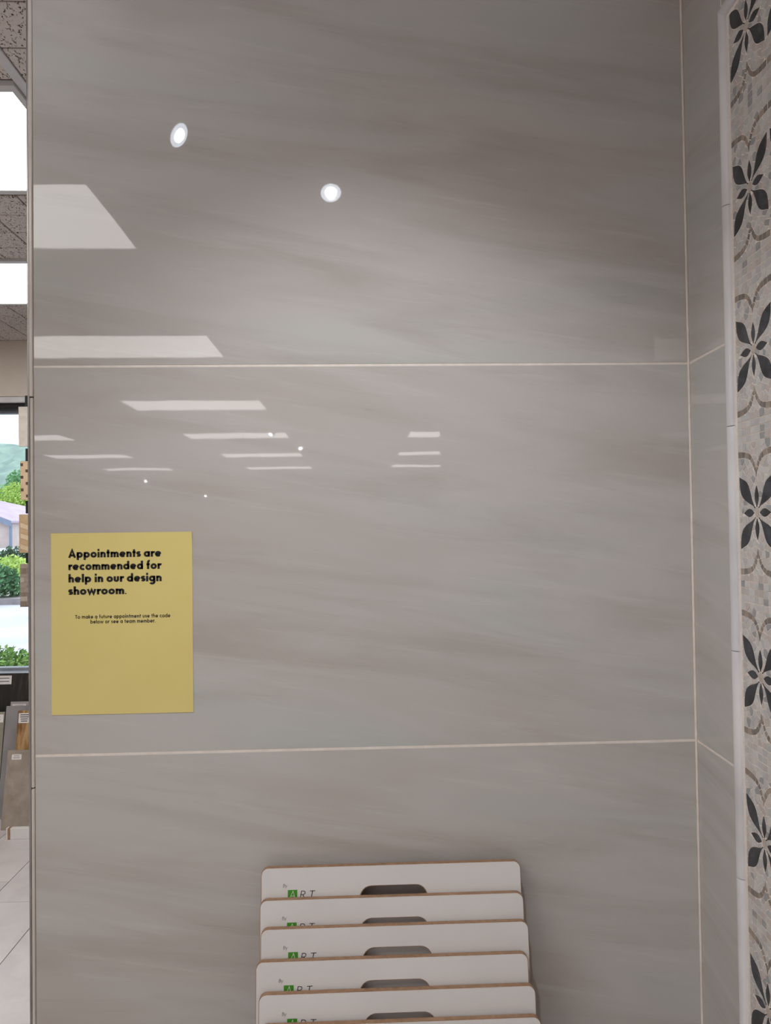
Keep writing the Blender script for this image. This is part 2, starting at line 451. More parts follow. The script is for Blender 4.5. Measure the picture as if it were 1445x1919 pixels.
def seg(i):
    (x0, y0), (x1, y1) = cl[i], cl[i+1]
    def nrm(k):
        a = cl[max(0, k-1)]; b = cl[min(len(cl)-1, k+1)]; dx, dy = b[0]-a[0], b[1]-a[1]; l = math.hypot(dx, dy); return -dy/l, dx/l, dx/l, dy/l
    nx0, ny0, tx0, ty0 = nrm(i); nx1, ny1, tx1, ty1 = nrm(i+1); g = .065
    w0, w1 = wd[i], wd[i+1]
    q = [(x0-nx0*w0+tx0*g, y0-ny0*w0+ty0*g), (x1-nx1*w1-tx1*g, y1-ny1*w1-ty1*g), (x1+nx1*w1-tx1*g, y1+ny1*w1-ty1*g), (x0+nx0*w0+tx0*g, y0+ny0*w0+ty0*g)]
    return [(a*c_, b*c_) for a, b in q]
cusp = [(-.26*c_, 5.62*c_), (0, 4.72*c_), (.26*c_, 5.62*c_), (0, 5.80*c_)]
for sy in (1, -1):
    scroll.append(mir(cusp, 1, sy))
    for sx in (1, -1):
        for i in range(len(cl)-1): scroll.append(mir(seg(i), sx, sy))
# -- background tesserae: Voronoi cells of periodic seeds, cut back along petals and scrolls
def inside(poly, x, y):
    c = False; n = len(poly)
    for i in range(n):
        (x0, y0), (x1, y1) = poly[i], poly[(i+1) % n]
        if (y0 > y) != (y1 > y) and x < (x1-x0)*(y-y0)/(y1-y0)+x0: c = not c
    return c
def nearest(poly, x, y):
    best = None; n = len(poly)
    for i in range(n):
        (x0, y0), (x1, y1) = poly[i], poly[(i+1) % n]; dx, dy = x1-x0, y1-y0; l2 = dx*dx+dy*dy or 1e-12
        t = min(1, max(0, ((x-x0)*dx+(y-y0)*dy)/l2)); px, py = x0+t*dx, y0+t*dy; d = math.hypot(x-px, y-py)
        if best is None or d < best[0]: best = (d, px, py)
    return best
def clip(poly, nx, ny, c):
    """keep the side where n.p <= c"""
    out = []; n = len(poly)
    for i in range(n):
        a, b = poly[i], poly[(i+1) % n]; da, db = nx*a[0]+ny*a[1]-c, nx*b[0]+ny*b[1]-c
        if da <= 0: out.append(a)
        if (da < 0 < db) or (db < 0 < da):
            t = da/(da-db); out.append((a[0]+t*(b[0]-a[0]), a[1]+t*(b[1]-a[1])))
    return out
solid = petals + [centre] + scroll
seeds = []
nb = 8
for row in range(5):
    y = .0845 + .0058 + row*.00965
    for i in range(nb):
        seeds.append(((i+.5)*PW/nb - PW/2 + rnd.uniform(-.0007, .0007), y + rnd.uniform(-.0005, .0005)))
def wrapd(a, b):
    dx = abs(a[0]-b[0]); dx = min(dx, PW-dx); dy = abs(a[1]-b[1]); dy = min(dy, PH-dy); return math.hypot(dx, dy)
def soliddist(x, y):
    d = 9
    for p in solid:
        if inside(p, x, y): return -1
        d = min(d, nearest(p, x, y)[0])
    return d
tries = 0
for tgt, mind in ((1, .0105), (2, .0085), (3, .0070)):
    for _ in range(1100):
        p = (rnd.uniform(-PW/2, PW/2), rnd.uniform(-PH/2, PH/2))
        if p[1] > .0843 or p[1] < -PH/2 + (.0845+5*.00965+.001-PH/2): continue
        if any(wrapd(p, s) < mind for s in seeds): continue
        if soliddist(*p) < .0022: continue
        seeds.append(p)
cells = []
allseeds = [(s[0]+i*PW, s[1]+j*PH) for s in seeds for i in (-1, 0, 1) for j in (-1, 0, 1)]
GR = .0006
for s in seeds:
    poly = [(s[0]-.014, s[1]-.014), (s[0]+.014, s[1]-.014), (s[0]+.014, s[1]+.014), (s[0]-.014, s[1]+.014)]
    for q in allseeds:
        dx, dy = q[0]-s[0], q[1]-s[1]; l = math.hypot(dx, dy)
        if l < 1e-7 or l > .034: continue
        poly = clip(poly, dx/l, dy/l, (dx*s[0]+dy*s[1])/l + l/2 - GR)
        if len(poly) < 3: break
    if len(poly) < 3: continue
    for p in solid:
        for ox in (-PW, 0, PW):
            for oy in (-PH, 0, PH):
                if abs(s[0]-ox) > .07 or abs(s[1]-oy) > .12: continue
                pp = [(a+ox, b+oy) for a, b in p]
                for rep in range(3):
                    # cut by the tangent at the boundary point nearest to the cell's middle
                    if len(poly) < 3: break
                    if rep == 0: gx, gy = s
                    else:
                        bad = [v for v in poly if inside(pp, *v)]
                        if not bad: break
                        gx, gy = (s[0]*.4+bad[0][0]*.6, s[1]*.4+bad[0][1]*.6)
                        if inside(pp, gx, gy): gx, gy = (s[0]*.7+bad[0][0]*.3, s[1]*.7+bad[0][1]*.3)
                        if inside(pp, gx, gy): break
                    d, px, py = nearest(pp, gx, gy)
                    if d < 1e-6 or d > .02: break
                    nx, ny = (px-gx)/d, (py-gy)/d
                    poly = clip(poly, nx, ny, nx*px+ny*py-.0010)
    if len(poly) < 3: continue
    cl_ = []
    for v in poly:
        if not cl_ or math.hypot(v[0]-cl_[-1][0], v[1]-cl_[-1][1]) > .0006: cl_.append(v)
    poly = cl_
    if len(poly) < 3: continue
    area = abs(sum(poly[i][0]*poly[(i+1) % len(poly)][1]-poly[(i+1) % len(poly)][0]*poly[i][1] for i in range(len(poly))))/2
    if area > 7e-6: cells.append((poly, area))
def prism(poly, s, z, thick=.0011, y0=-.0002):
    n = len(poly)
    vs = [(p[0]-s, y0-thick, p[1]-z) for p in poly] + [(p[0]-s, y0, p[1]-z) for p in poly]
    fs = [tuple(range(n))] + [(i, n+i, n+(i+1) % n, (i+1) % n) for i in range(n)]
    return vs, fs
def cen(poly): return (sum(p[0] for p in poly)/len(poly), sum(p[1] for p in poly)/len(poly))
def clip_panel(poly):
    for nx, ny, c in ((-1, 0, -MS0), (1, 0, MS1), (0, -1, -MZ0), (0, 1, MZ1)): 
        if len(poly) >= 3: poly = clip(poly, nx, ny, c)
    return poly
def place(kind, polys, mats, limit, mat_pick):
    """every repeat inside the panel: the ones that show largest become parts, the rest one part"""
    jobs = []
    for ci in range(-1, 5):
        for ri in range(-7, 6):
            ox, oz = CS+ci*PW, CZF+ri*PH
            for k, poly in enumerate(polys):
                q = [(a+ox, b+oz) for a, b in poly]
                inn = all(MS0 <= a <= MS1 and MZ0 <= b <= MZ1 for a, b in q)
                if not inn:
                    if not any(MS0 < a < MS1 and MZ0 < b < MZ1 for a, b in q): continue
                    q = clip_panel(q)
                    if len(q) < 3: continue
                    ar = abs(sum(q[i][0]*q[(i+1) % len(q)][1]-q[(i+1) % len(q)][0]*q[i][1] for i in range(len(q))))/2
                    if ar < 5e-6: continue
                c = cen(q)
                seen = c[0] < .247 and c[1] > .74
                jobs.append((0 if seen else 1, abs(c[1]-1.45)*.3 + (.25-c[0])*2 if seen else c[0], k, inn, q, c))
    jobs.sort(key=lambda j: (j[0], j[1]))
    meshes = {}; rest_v, rest_f, rest_m = [], [], []
    for idx, (sn, _, k, inn, q, c) in enumerate(jobs):
        mat = mat_pick(k)
        if idx < limit:
            if inn and k in meshes: me, cc = meshes[k]
            else:
                vs, fs = prism(q, c[0], c[1]); me = bpy.data.meshes.new(kind); me.from_pydata(vs, [], fs); me.materials.append(mats[0]); me.update()
                if inn: meshes[k] = (me, c)
            o = bpy.data.objects.new(kind, me); o.location = (c[0], rnd.uniform(-.00015, .00015), c[1]); link(o, panel)
            o.rotation_euler = (rnd.gauss(0, .004), 0, rnd.gauss(0, .004))
            if len(mats) > 1: o.material_slots[0].link = 'OBJECT'; o.material_slots[0].material = mats[mat]
        else:
            vs, fs = prism(q, 0, 0); b = len(rest_v); rest_v += vs
            for f in fs: rest_f.append(tuple(b+i for i in f)); rest_m.append(mat if len(mats) > 1 else 0)
    if rest_f:
        o = mesh_obj(kind + '_field', rest_v, rest_f, None, panel, mats=mats, fm=rest_m); tag(o, kind='stuff')
place('petal', petals, [M['petal']], 300, lambda k: 0)
place('flower_centre', [centre], [M['centre']], 300, lambda k: 0)
place('scroll_piece', scroll, SCROLL, 300, lambda k: rnd.choice((0, 0, 1, 1, 2)))
place('tessera', [c[0] for c in cells], TESS, 300, lambda k: rnd.choices(range(5), (40, 20, 22, 10, 14))[0])

# ------------------------------------------------------------------ stroke lettering
def arc(cx, cy, r, a0, a1, n=14, ry=None):
    ry = ry or r; return [(cx+r*math.cos(R(a0+(a1-a0)*i/n)), cy+ry*math.sin(R(a0+(a1-a0)*i/n))) for i in range(n+1)]
def glyphs(w):
    h = w/2; c = .5-h+.02; g = {}
    bowl = arc(.5, .5, c, 0, 360, 26)
    xs = 1.0-h; AS = 1.52; DS = -.42
    g['o'] = ([bowl], 1.0); g['a'] = ([bowl, [(xs, 0), (xs, 1)]], 1.02)
    g['d'] = ([bowl, [(xs, 0), (xs, AS)]], 1.02); g['b'] = ([bowl, [(h, 0), (h, AS)]], 1.02)
    g['p'] = ([bowl, [(h, DS), (h, 1)]], 1.02)
    g['g'] = ([bowl, [(xs, 1), (xs, -.05)] + arc(.5, -.05, c, 0, -150, 12, .34)], 1.02)
    g['c'] = ([arc(.52, .5, c, 48, 312, 20)], .86)
    g['e'] = ([[(h, .47), (1-h*.7, .47)], arc(.5, .5, c, 0, 318, 22)], 1.0)
    def arch(x0, x1): return [(x0, .55)] + arc((x0+x1)/2, .60, (x1-x0)/2, 180, 0, 12, 1-h-.60) + [(x1, 0)]
    nw = .88
    g['n'] = ([[(h, 0), (h, 1)], arch(h, nw-h)], nw)
    g['h'] = ([[(h, 0), (h, AS)], arch(h, nw-h)], nw)
    mw = 1.36
    g['m'] = ([[(h, 0), (h, 1)], arch(h, mw/2), arch(mw/2, mw-h)], mw)
    g['u'] = ([[(h, 1), (h, .40)] + arc(nw/2, .40, nw/2-h, 180, 360, 12, .40-h) + [(nw-h, 1)]], nw)
    g['r'] = ([[(h, 0), (h, 1)], [(h, .5)] + arc(h+.33, .58, .33, 180, 62, 9, 1-h-.58)], .58)
    g['t'] = ([[(.27, 0), (.27, 1.36)], [(0, 1-h*.8), (.54, 1-h*.8)]], .54)
    g['f'] = ([[(.27, 0), (.27, 1.2)] + arc(.27+.24, 1.22, .24, 180, 78, 8, .25), [(0, 1-h*.8), (.55, 1-h*.8)]], .58)
    g['i'] = ([[(h, 0), (h, 1)], [(h-.16, 1.34), (h+.16, 1.34)]], w); g['l'] = ([[(h, 0), (h, AS)]], w)
    g['s'] = ([arc(.36, .5+(.5-h)/2+.02, .22, 25, 250, 12, (.5-h)/2) + arc(.33, (.5-h)/2+h, .22, 70, -155, 12, (.5-h)/2)], .68)
    g['w'] = ([[(h*.7, 1), (.40, h*.8), (.70, .86), (1.0, h*.8), (1.4-h*.7, 1)]], 1.4)
    g['k'] = ([[(h, 0), (h, AS)], [(h, .45), (.72, 1)], [(.26, .58), (.76, 0)]], .80)
    g['y'] = ([[(h*.6, 1), (.46, .08)], [(.92-h*.6, 1), (.22, DS)]], .92)
    g['A'] = ([[(h*.8, 0), (.62, 1.36), (1.24-h*.8, 0)], [(.3, .42), (.94, .42)]], 1.24)
    g['T'] = ([[(0, 1.40-h), (.86, 1.40-h)], [(.43, 0), (.43, 1.40)]], .86)
    g['R'] = ([[(h, 0), (h, 1.4)], [(h, 1.4-h), (.45, 1.4-h)] + arc(.45, 1.4-h-.33, .33, 90, -90, 10) + [(h, .74-h)], [(.42, .70), (.80, 0)]], .86)
    g['B'] = ([[(h, 0), (h, 1.4)], [(h, 1.4-h), (.42, 1.4-h)] + arc(.42, 1.4-h-.29, .29, 90, -90, 8) + [(h, .82-h)], [(h, .82-h), (.46, .82-h)] + arc(.46, (.82)/2, .34, 90, -90, 8, .41-h) + [(h, h)]], .85)
    g['.'] = ([[(0, w*.42), (w*.84, w*.42)]], w*.84)
    return g
def ribbon(pts, w, vs, fs):
    b = len(vs); n = len(pts); closed = n > 3 and math.hypot(pts[0][0]-pts[-1][0], pts[0][1]-pts[-1][1]) < 1e-6
    for i in range(n):
        a = pts[i-1] if i else (pts[-2] if closed else pts[0]); c = pts[i+1] if i < n-1 else (pts[1] if closed else pts[-1])
        p = pts[i]; d1 = (p[0]-a[0], p[1]-a[1]); d2 = (c[0]-p[0], c[1]-p[1])
        l1, l2 = math.hypot(*d1), math.hypot(*d2)
        if l1 < 1e-9: d1, l1 = d2, l2
        if l2 < 1e-9: d2, l2 = d1, l1
        n1 = (-d1[1]/l1, d1[0]/l1); n2 = (-d2[1]/l2, d2[0]/l2); mx, my = n1[0]+n2[0], n1[1]+n2[1]; ml = math.hypot(mx, my)
        if ml < .2: mx, my, k = n1[0], n1[1], 1
        else: mx, my = mx/ml, my/ml; k = min(2.2, 1/max(.3, mx*n1[0]+my*n1[1]))
        vs.append((p[0]+mx*k*w/2, p[1]+my*k*w/2)); vs.append((p[0]-mx*k*w/2, p[1]-my*k*w/2))
    for i in range(n-1): fs.append((b+2*i, b+2*i+1, b+2*i+3, b+2*i+2))
def text_line(txt, w, x, y, width, height_scale=None, track=.12, space=.42, shear=0):
    """flat lettering: left x, baseline y, total width; returns 2D verts and faces"""
    g = glyphs(w); vs, fs = [], []; cx = 0
    for ch in txt:
        if ch == ' ': cx += space; continue
        st, adv = g[ch]
        for s in st:
            wd_ = w if not (ch == 'i' and len(s) == 2 and s[0][1] > 1.2) else w*1.05
            ribbon([(cx+a, b) for a, b in s], wd_, vs, fs)
        cx += adv+track
    k = width/(cx-track); ky = height_scale or k
    return [(x+(a+shear*b)*k, y+b*ky) for a, b in vs], fs
def print_on(name, lines, mat, parent, y):
    V, F = [], []
    for vs, fs in lines:
        b = len(V); V += [(a, y, c) for a, c in vs]; F += [tuple(b+i for i in f) for f in fs]
    return mesh_obj(name, V, F, mat, parent)

# ------------------------------------------------------------------ yellow notice
notice = empty('paper_notice', (-.4744, -.0006, 1.5413))
tag(notice, 'yellow paper notice with bold black lettering stuck on the glossy tiled wall', 'notice')
pw, ph = .2159, .2794
NX, NZ = 12, 16
vs, fs = [], []
for side, yo in ((0, 0), (1, .0003)):
    for j in range(NZ+1):
        for i in range(NX+1):
            a, b = i/NX, j/NZ
            lift = .0022*max(0, (a-.90)/.1)*max(0, (b-.93)/.07) if True else 0
            vs.append((a*pw, -lift+yo, -ph+b*ph))
n1 = (NX+1)*(NZ+1)
for j in range(NZ):
    for i in range(NX):
        q = (j*(NX+1)+i, j*(NX+1)+i+1, (j+1)*(NX+1)+i+1, (j+1)*(NX+1)+i)
        fs.append(q); fs.append(tuple(n1+k for k in q[::-1]))
mesh_obj('sheet', vs, fs, M['paper'], notice, smooth=True)
xh = .0086
L = []
for k, (t, wdt) in enumerate((('Appointments are', .1418), ('recommended for', .1415), ('help in our design', .1424), ('showroom', .0850))):
    L.append(text_line(t, .365, .0264, -.0380-.01905*k, wdt, xh))
L.append(text_line('.', .22, .0264+.0864, -.0380-.01905*3, .0018, xh))
print_on('headline', L, M['ink'], notice, -.0003)
L = [text_line('To make a future appointment use the code', .25, .0364, -.1320, .1452, .0040, track=.2, space=.55), text_line('below or see a team member.', .25, .0595, -.1397, .0992, .0040, track=.2, space=.55)]
print_on('small_print', L, M['ink'], notice, -.0003)

# ------------------------------------------------------------------ sample boards in their rack
BW, BH, BT = .394, .62, .0095
TILT = R(9)
def rrect(x0, x1, z0, z1, r, n=6):
    pts = []
    for cx, cz, a in ((x1-r, z1-r, 0), (x0+r, z1-r, 90), (x0+r, z0+r, 180), (x1-r, z0+r, 270)):
        pts += arc(cx, cz, r, a, a+90, n)
    return pts
def plate(name, y0, y1, mat, parent, inset=0):
    """board outline with the hand hole; local z=0 at the top edge, x=0 at the left"""
    bm = bmesh.new(); ed = []
    for pts in (rrect(inset, BW-inset, -BH+inset, -inset, .011-inset), rrect(.149-inset, .250+inset, -.066-inset, -.0300+inset, .0175)):
        vv = [bm.verts.new((a, y0, b)) for a, b in pts]
        for i in range(len(vv)):
            ed.append(bm.edges.new((vv[i], vv[(i+1) % len(vv)])))
    bmesh.ops.remove_doubles(bm, verts=bm.verts, dist=1e-6)
    bmesh.ops.triangle_fill(bm, use_beauty=True, use_dissolve=False, edges=bm.edges[:])
    r = bmesh.ops.extrude_face_region(bm, geom=bm.faces[:])
    bmesh.ops.translate(bm, vec=(0, y1-y0, 0), verts=[e for e in r['geom'] if isinstance(e, bmesh.types.BMVert)])
    bmesh.ops.recalc_face_normals(bm, faces=bm.faces)
    return bm_obj(name, bm, mat, parent)
board0 = empty('sample_board')
plate('core', .0006, BT, M['mdf'], board0)
plate('front_laminate', 0, .0006, M['board_white'], board0, .0009)
lx, lz, ls = .0402, -.0462, .0142
sq = mesh_obj('logo_square', [(lx, -.0002, lz), (lx+ls, -.0002, lz), (lx+ls, -.0002, lz+ls), (lx, -.0002, lz+ls)], [(0, 1, 2, 3)], M['green'], board0)
print_on('logo_initial', [text_line('A', .12, lx+.0024, lz+.0024, .0086, .0074, shear=.12)], M['print_white'], sq, -.0004)
print_on('logo_lettering', [text_line('R', .12, lx+.0182, lz+.0022, .0070, .0074, shear=.16), text_line('T', .12, lx+.0312, lz+.0022, .0080, .0074, shear=.16)], M['ink'], board0, -.0003)
print_on('small_lettering', [text_line('By', .12, lx-.0072, lz+.0182, .0062, .0034, shear=.1)], M['print_grey'], board0, -.0003)
spots_b = [(-.153, -.0275, 1.032), (-.153, -.0450, .9925), (-.150, -.0625, .959), (-.155, -.0800, .9220), (-.149, -.0975, .886), (-.146, -.1160, .8535)]
labels_b = ['white sample board furthest back against the tiled wall, topmost of the stepped stack',
            'white sample board second from the tiled wall in the stepped stack',
            'white sample board third from the tiled wall in the stepped stack',
            'white sample board fourth from the tiled wall, shifted slightly left in the stack',
            'white sample board second from the front of the stepped stack',
            'white sample board at the very front of the stack, only its top edge showing']
for i, (x, y, z) in enumerate(spots_b):
    b = board0 if i == 0 else copy_tree(board0)
    b.location = (x, y-.001, z); b.rotation_euler = (-R(7.0), 0, 0)
    tag(b, labels_b[i], 'sample board', 'stepped stack of white sample boards')
# stepped floor rack that carries the boards
rack = empty('board_rack', (.045, -.15, 0))
tag(rack, 'black stepped floor rack holding the white sample boards against the tiled wall', 'rack')
for i, (x, y, z) in enumerate(spots_b):
    zb = z - BH*math.cos(R(7)) - .0015; yb = y - BH*math.sin(R(7))
    o = box('shelf_step', -.16-.045, .25-.045, yb+.0005+.15, yb+.0105+.15, 0.0, zb-.001, M['black'], rack, .001)
for x in (-.172, .252):
    o = box('side_panel', x-.045, x+.008-.045, -.215+.15, -.088+.15, 0, .36, M['black'], rack, .002)

# ------------------------------------------------------------------ ceiling troffers
tro = empty('ceiling_light')
lw, ld = LX1-LX0, .545
f_v, f_f = frame_mesh(-lw/2-.016, lw/2+.016, -ld/2-.028, ld/2+.028, -lw/2, lw/2, -ld/2, ld/2, -.003, .010)
fr = mesh_obj('light_frame', [(a, c, b) for a, b, c in f_v], f_f, M['white_metal'], tro)
bm = bmesh.new(); bm.from_mesh(fr.data); bmesh.ops.recalc_face_normals(bm, faces=bm.faces); bm.to_mesh(fr.data); bm.free()
mesh_obj('lens', [(-lw/2, -ld/2, .002), (-lw/2, ld/2, .002), (lw/2, ld/2, .002), (lw/2, -ld/2, .002)], [(0, 1, 2, 3)], M['lens'], tro)
cols = [((LX0+LX1)/2, range(8), ''), (-4.03, (1, 2, 3, 4, 5, 6, 7), ''), (1.22, (1, 2, 5, 6, 7), '')]
first = True
for ci, (cx, rows, _) in enumerate(cols):
    for r in rows:
        a, b = lens_rows[r]
        t = tro if first else copy_tree(tro); first = False
        t.location = (cx, (a+b)/2, CZ-.0075)
        if ci == 0 and r == 1: lb = 'large lit ceiling panel seen directly, nearest to the top left corner'
        elif ci == 0 and r == 0: lb = 'smaller lit ceiling panel seen directly, next to the window wall'
        elif ci == 0 and r == 2: lb = 'lit ceiling panel mirrored as the large upper patch on the tiled wall'
        elif ci == 0 and r == 3: lb = 'lit ceiling panel mirrored just above the upper tile joint'
        elif ci == 0: lb = 'lit ceiling panel mirrored below the upper tile joint, %s of its row' % ('first', 'second', 'third', 'last')[r-4]
        elif ci == 1: lb = 'lit ceiling panel far left in the showroom, in the row %s' % ('beside the window', 'over the camera', 'behind the camera', 'mid showroom', 'past mid showroom', 'near the rear', 'at the rear wall')[r-1]
        else: lb = 'lit ceiling panel right of the bay, %s' % {1: 'behind the tiled wall', 2: 'over the next bay', 5: 'mirrored uppermost of three short bars', 6: 'mirrored as the middle of three short bars', 7: 'mirrored lowest of three short bars'}[r]
        tag(t, lb, 'ceiling light', 'fluorescent panels in the ceiling')

# ------------------------------------------------------------------ track lights
def track_head():
    root = empty('track_light')
    # local -z is the aim; lens at z=0
    v, f = lathe([(.026, -.004), (.031, -.004), (.031, .03), (.028, .095), (.018, .105), (.0, .105)], 28)
    mesh_obj('lamp_can', v, f, M['white_metal'], root, smooth=True)
    v, f = disc(.0150, .0262, -.0015, 28); mesh_obj('reflector', v, [q[::-1] for q in f], M['lamp_ring'], root)
    v, f = disc(0, .0150, -.0012, 24); mesh_obj('lamp', v, [q[::-1] for q in f], M['lamp_core'], root)
    return root
def add_head(proto, loc, aim, label, watts, first):
    h = proto if first else copy_tree(proto)
    d = (Vector(aim)-Vector(loc)).normalized()
    h.location = loc; h.rotation_euler = d.to_track_quat('-Z', 'Y').to_euler()
    tag(h, label, 'track light', 'track lights under the ceiling')
    body = Vector(loc) - d*.06
    stem = mesh_obj('stem', *lathe([(.006, 0), (.006, CZ-.03-body.z)], 10), M['white_metal'], None)
    # the stem hangs straight from the track: placed in the head's frame
    stem.parent = h; bpy.context.view_layer.update()
    stem.matrix_parent_inverse = h.matrix_world.inverted(); stem.location = body
    if watts:
        ld_ = bpy.data.lights.new('track_lamp_beam', 'SPOT'); ld_.energy = watts; ld_.spot_size = R(80); ld_.spot_blend = 1.0
        ld_.shadow_soft_size = .012; ld_.color = (.95, .97, 1)
        lo = bpy.data.objects.new('track_lamp_beam', ld_); COL.objects.link(lo); lo.parent = h; lo.location = (0, 0, -.006)
    return h
th = track_head()
heads = [((-.375, -.44, 2.395), (-.375-.50, -.44+.85, 2.395), 'track light mirrored as the tilted oval glare at upper left of the tiled wall', SPOT_W*.03),
         ((-.060, -.72, 2.400), (.08, 0, 1.22), 'track light mirrored as the round glare high on the tiled wall', SPOT_W),
         ((-.10, -2.40, 2.370), (.87, -2.55, 2.17), 'track light aimed at the mosaic, mirrored as thin streaks near the corner', 0),
         ((-.80, -5.75, 2.395), (-1.3, -4.9, 1.3), 'track light with its can mirrored in front of the second short panel', 0),
         ((-.62, -7.0, 2.395), (-.2, -6.2, 1.4), 'small track light mirrored right of the third ceiling panel', 0),
         ((-3.85, -12.5, 2.395), (-3.2, -11, 1.4), 'tiny track light mirrored above the notice, the left of two sparks', 0),
         ((-3.385, -15.6, 2.268), (-2.2, -10, 1.9), 'tiny track light mirrored just right of the notice top', 0)]
for i, (l, a, lb, w) in enumerate(heads):
    if i == 0: continue
    add_head(th, l, a, lb, w, False)
add_head(th, *heads[0][:3], heads[0][3], True)
tr = box('light_track', -.27, -.235, -3.0, -.3, CZ-.032, CZ-.002, M['white_metal'], bev=.003)
tag(tr, 'white ceiling track rail above the display bay', 'track')

# ------------------------------------------------------------------ left: hanging sample boards in the window
strap = empty('sample_hanger', (-1.79, 3.02, 1.10))
tag(strap, 'black hanging strap with clips carrying tile samples before the window', 'hanger')
def sp(name, *a, **k):
    o = box(name, *a, M['black'], strap, **k); o.matrix_parent_inverse = Matrix.Translation((-1.79, 3.02, 1.10)).inverted(); return o
sp('strap', -1.812, -1.772, 3.020, 3.026, 1.14, 2.290)
sp('top_bracket', -1.828, -1.752, 3.0, 3.06, 2.222, 2.292, bev=.002)
sp('bracket_arm', -1.80, -1.78, 3.05, FY+.04, 2.262, 2.282, bev=.002)
for z0, z1 in ((1.928, 2.000), (1.642, 1.712), (1.370, 1.425)): sp('clip', -1.828, -1.752, 3.004, 3.03, z0, z1, bev=.002)
def sboard(name, x0, x1, z0, z1, mat, label, yaw=0):
    o = box(name, x0, x1, 2.988, 3.000, z0, z1, mat, bev=.0015); tag(o, label, 'tile sample', 'tile samples hanging in the window'); o.rotation_euler = (0, R(yaw), 0)
    return o
M['s1'] = mottled('veined_cream_tile', srgb(196, 188, 178), srgb(214, 206, 197), 14, .3, stretch=(1, 1, 2))
M['s2'] = mottled('cream_octagon_tile', srgb(206, 180, 148), srgb(214, 190, 158), 20, .4)
M['s2d'] = mottled('brown_dot_tile', srgb(82, 64, 46), srgb(100, 80, 58), 60, .4)
M['s3'] = mottled('tan_chevron_tile', srgb(190, 162, 124), srgb(202, 176, 140), 30, .4)
SX0, SX1 = -1.857, -1.723
sboard('tile_sample', -1.857, -1.727, 2.010, 2.229, M['s1'], 'cream veined tile sample, topmost of four hanging in the window', -.4)
b2 = sboard('tile_sample', -1.847, -1.733, 1.716, 1.929, M['s2'], 'cream tile sample with small dark squares, second from top in the window', -1)
for r in range(6):
    for c in range(3):
        x = -1.839 + c*.054 + (0 if r % 2 else .027); z = 1.738 + r*.0345
        if x > -1.742: continue
        d = box('inset_dot', x-.007, x+.007, 2.9865, 2.989, z-.0075, z+.0075, M['s2d'], b2); d.parent = b2
        d.location = (x+1.790, 2.9878-2.994, z-1.8225)
b3 = sboard('tile_sample', -1.856, -1.730, 1.426, 1.637, M['s3'], 'tan chevron tile sample, third from top in the window')
M['s3b'] = mottled('pale_chevron_tile', srgb(212, 190, 158), srgb(220, 200, 170), 30, .4)
for r in range(7):
    for sgn in (-1, 1):
        zc = -.09 + r*.029
        vs = [(0, 0, 0), (sgn*.055, 0, .020), (sgn*.055, 0, .046), (0, 0, .026)]
        vs = [(a, -.0072, b+zc-.012) for a, _, b in vs] + [(a, -.006, b+zc-.012) for a, _, b in vs]
        if zc+.035 > .102: continue
        mesh_obj('chevron_piece', vs, [(0, 1, 2, 3), (0, 4, 5, 1), (1, 5, 6, 2), (2, 6, 7, 3), (3, 7, 4, 0)], M['s3b'] if (r+sgn) % 2 else M['s3'], b3)
M['s4'] = [mottled('grey_stone_mosaic', srgb(150, 138, 126), srgb(166, 154, 142), 60, .5), mottled('brown_stone_mosaic', srgb(128, 114, 102), srgb(146, 132, 120), 60, .5),
           mottled('pale_stone_mosaic', srgb(172, 162, 152), srgb(186, 176, 166), 60, .5)]
b4 = sboard('tile_sample', -1.852, -1.730, 1.131, 1.366, M['s4'][0], 'grey brown split-stone mosaic sample, lowest of four hanging in the window')
z = -.115
while z < .10:
    h = rnd.choice((.014, .02, .028)); x = -.059
    while x < .055:
        w = rnd.choice((.022, .03, .04)); x1 = min(x+w, .060)
        d = rnd.uniform(.0015, .003)
        box('stone_strip', x, x1-.001, -.006-d, -.005, z, min(z+h-.001, .116), rnd.choice(M['s4']), b4); x = x1
    z += h

# ------------------------------------------------------------------ left: slabs leaning under the window
def slab(name, x0, x1, ybot, ztop, ytop, mat, label, cat='tile slab', thick=.010):
    L_ = math.hypot(ztop, ytop-ybot); ang = math.atan2(ytop-ybot, ztop)
    bm = bmesh.new(); bmesh.ops.create_cube(bm, size=1); bmesh.ops.scale(bm, vec=(x1-x0, thick, L_), verts=bm.verts)
    bmesh.ops.translate(bm, vec=(0, thick/2, L_/2), verts=bm.verts); bmesh.ops.bevel(bm, geom=bm.edges[:], offset=.0008, segments=1, affect='EDGES')
    o = bm_obj(name, bm, mat, None, ((x0+x1)/2, ybot, thick*math.sin(ang)*0 + .0005), (-ang, 0, 0))
    tag(o, label, cat, 'tile slabs leaning under the window'); o['len'] = L_
    return o
def sticker(par, x0, x1, z0, z1, lines=3):
    s = mesh_obj('label', [(x0, -.0006, z0), (x1, -.0006, z0), (x1, -.0006, z1), (x0, -.0006, z1)], [(0, 1, 2, 3)], M['sticker'], par)
    V, F = [], []
    for k in range(lines):
        w = (x1-x0)*rnd.uniform(.5, .85); cx = (x0+x1)/2; zc = z1-(z1-z0)*(k+.8)/(lines+.7); h = (z1-z0)*.05; b = len(V)
        V += [(cx-w/2, -.0010, zc-h), (cx+w/2, -.0010, zc-h), (cx+w/2, -.0010, zc+h), (cx-w/2, -.0010, zc+h)]; F.append((b, b+1, b+2, b+3))
    mesh_obj('label_print', V, F, M['print_grey'], s)
M['slab_beige'] = mottled('taupe_stone_slab', srgb(142, 130, 117), srgb(166, 154, 142), 14, .5)
M['slab_grey'] = mottled('slate_grey_slab', srgb(132, 130, 131), srgb(146, 144, 145), 8, .45)
M['slab_lgrey'] = mottled('pale_grey_slab', srgb(164, 160, 160), srgb(176, 172, 172), 8, .45)
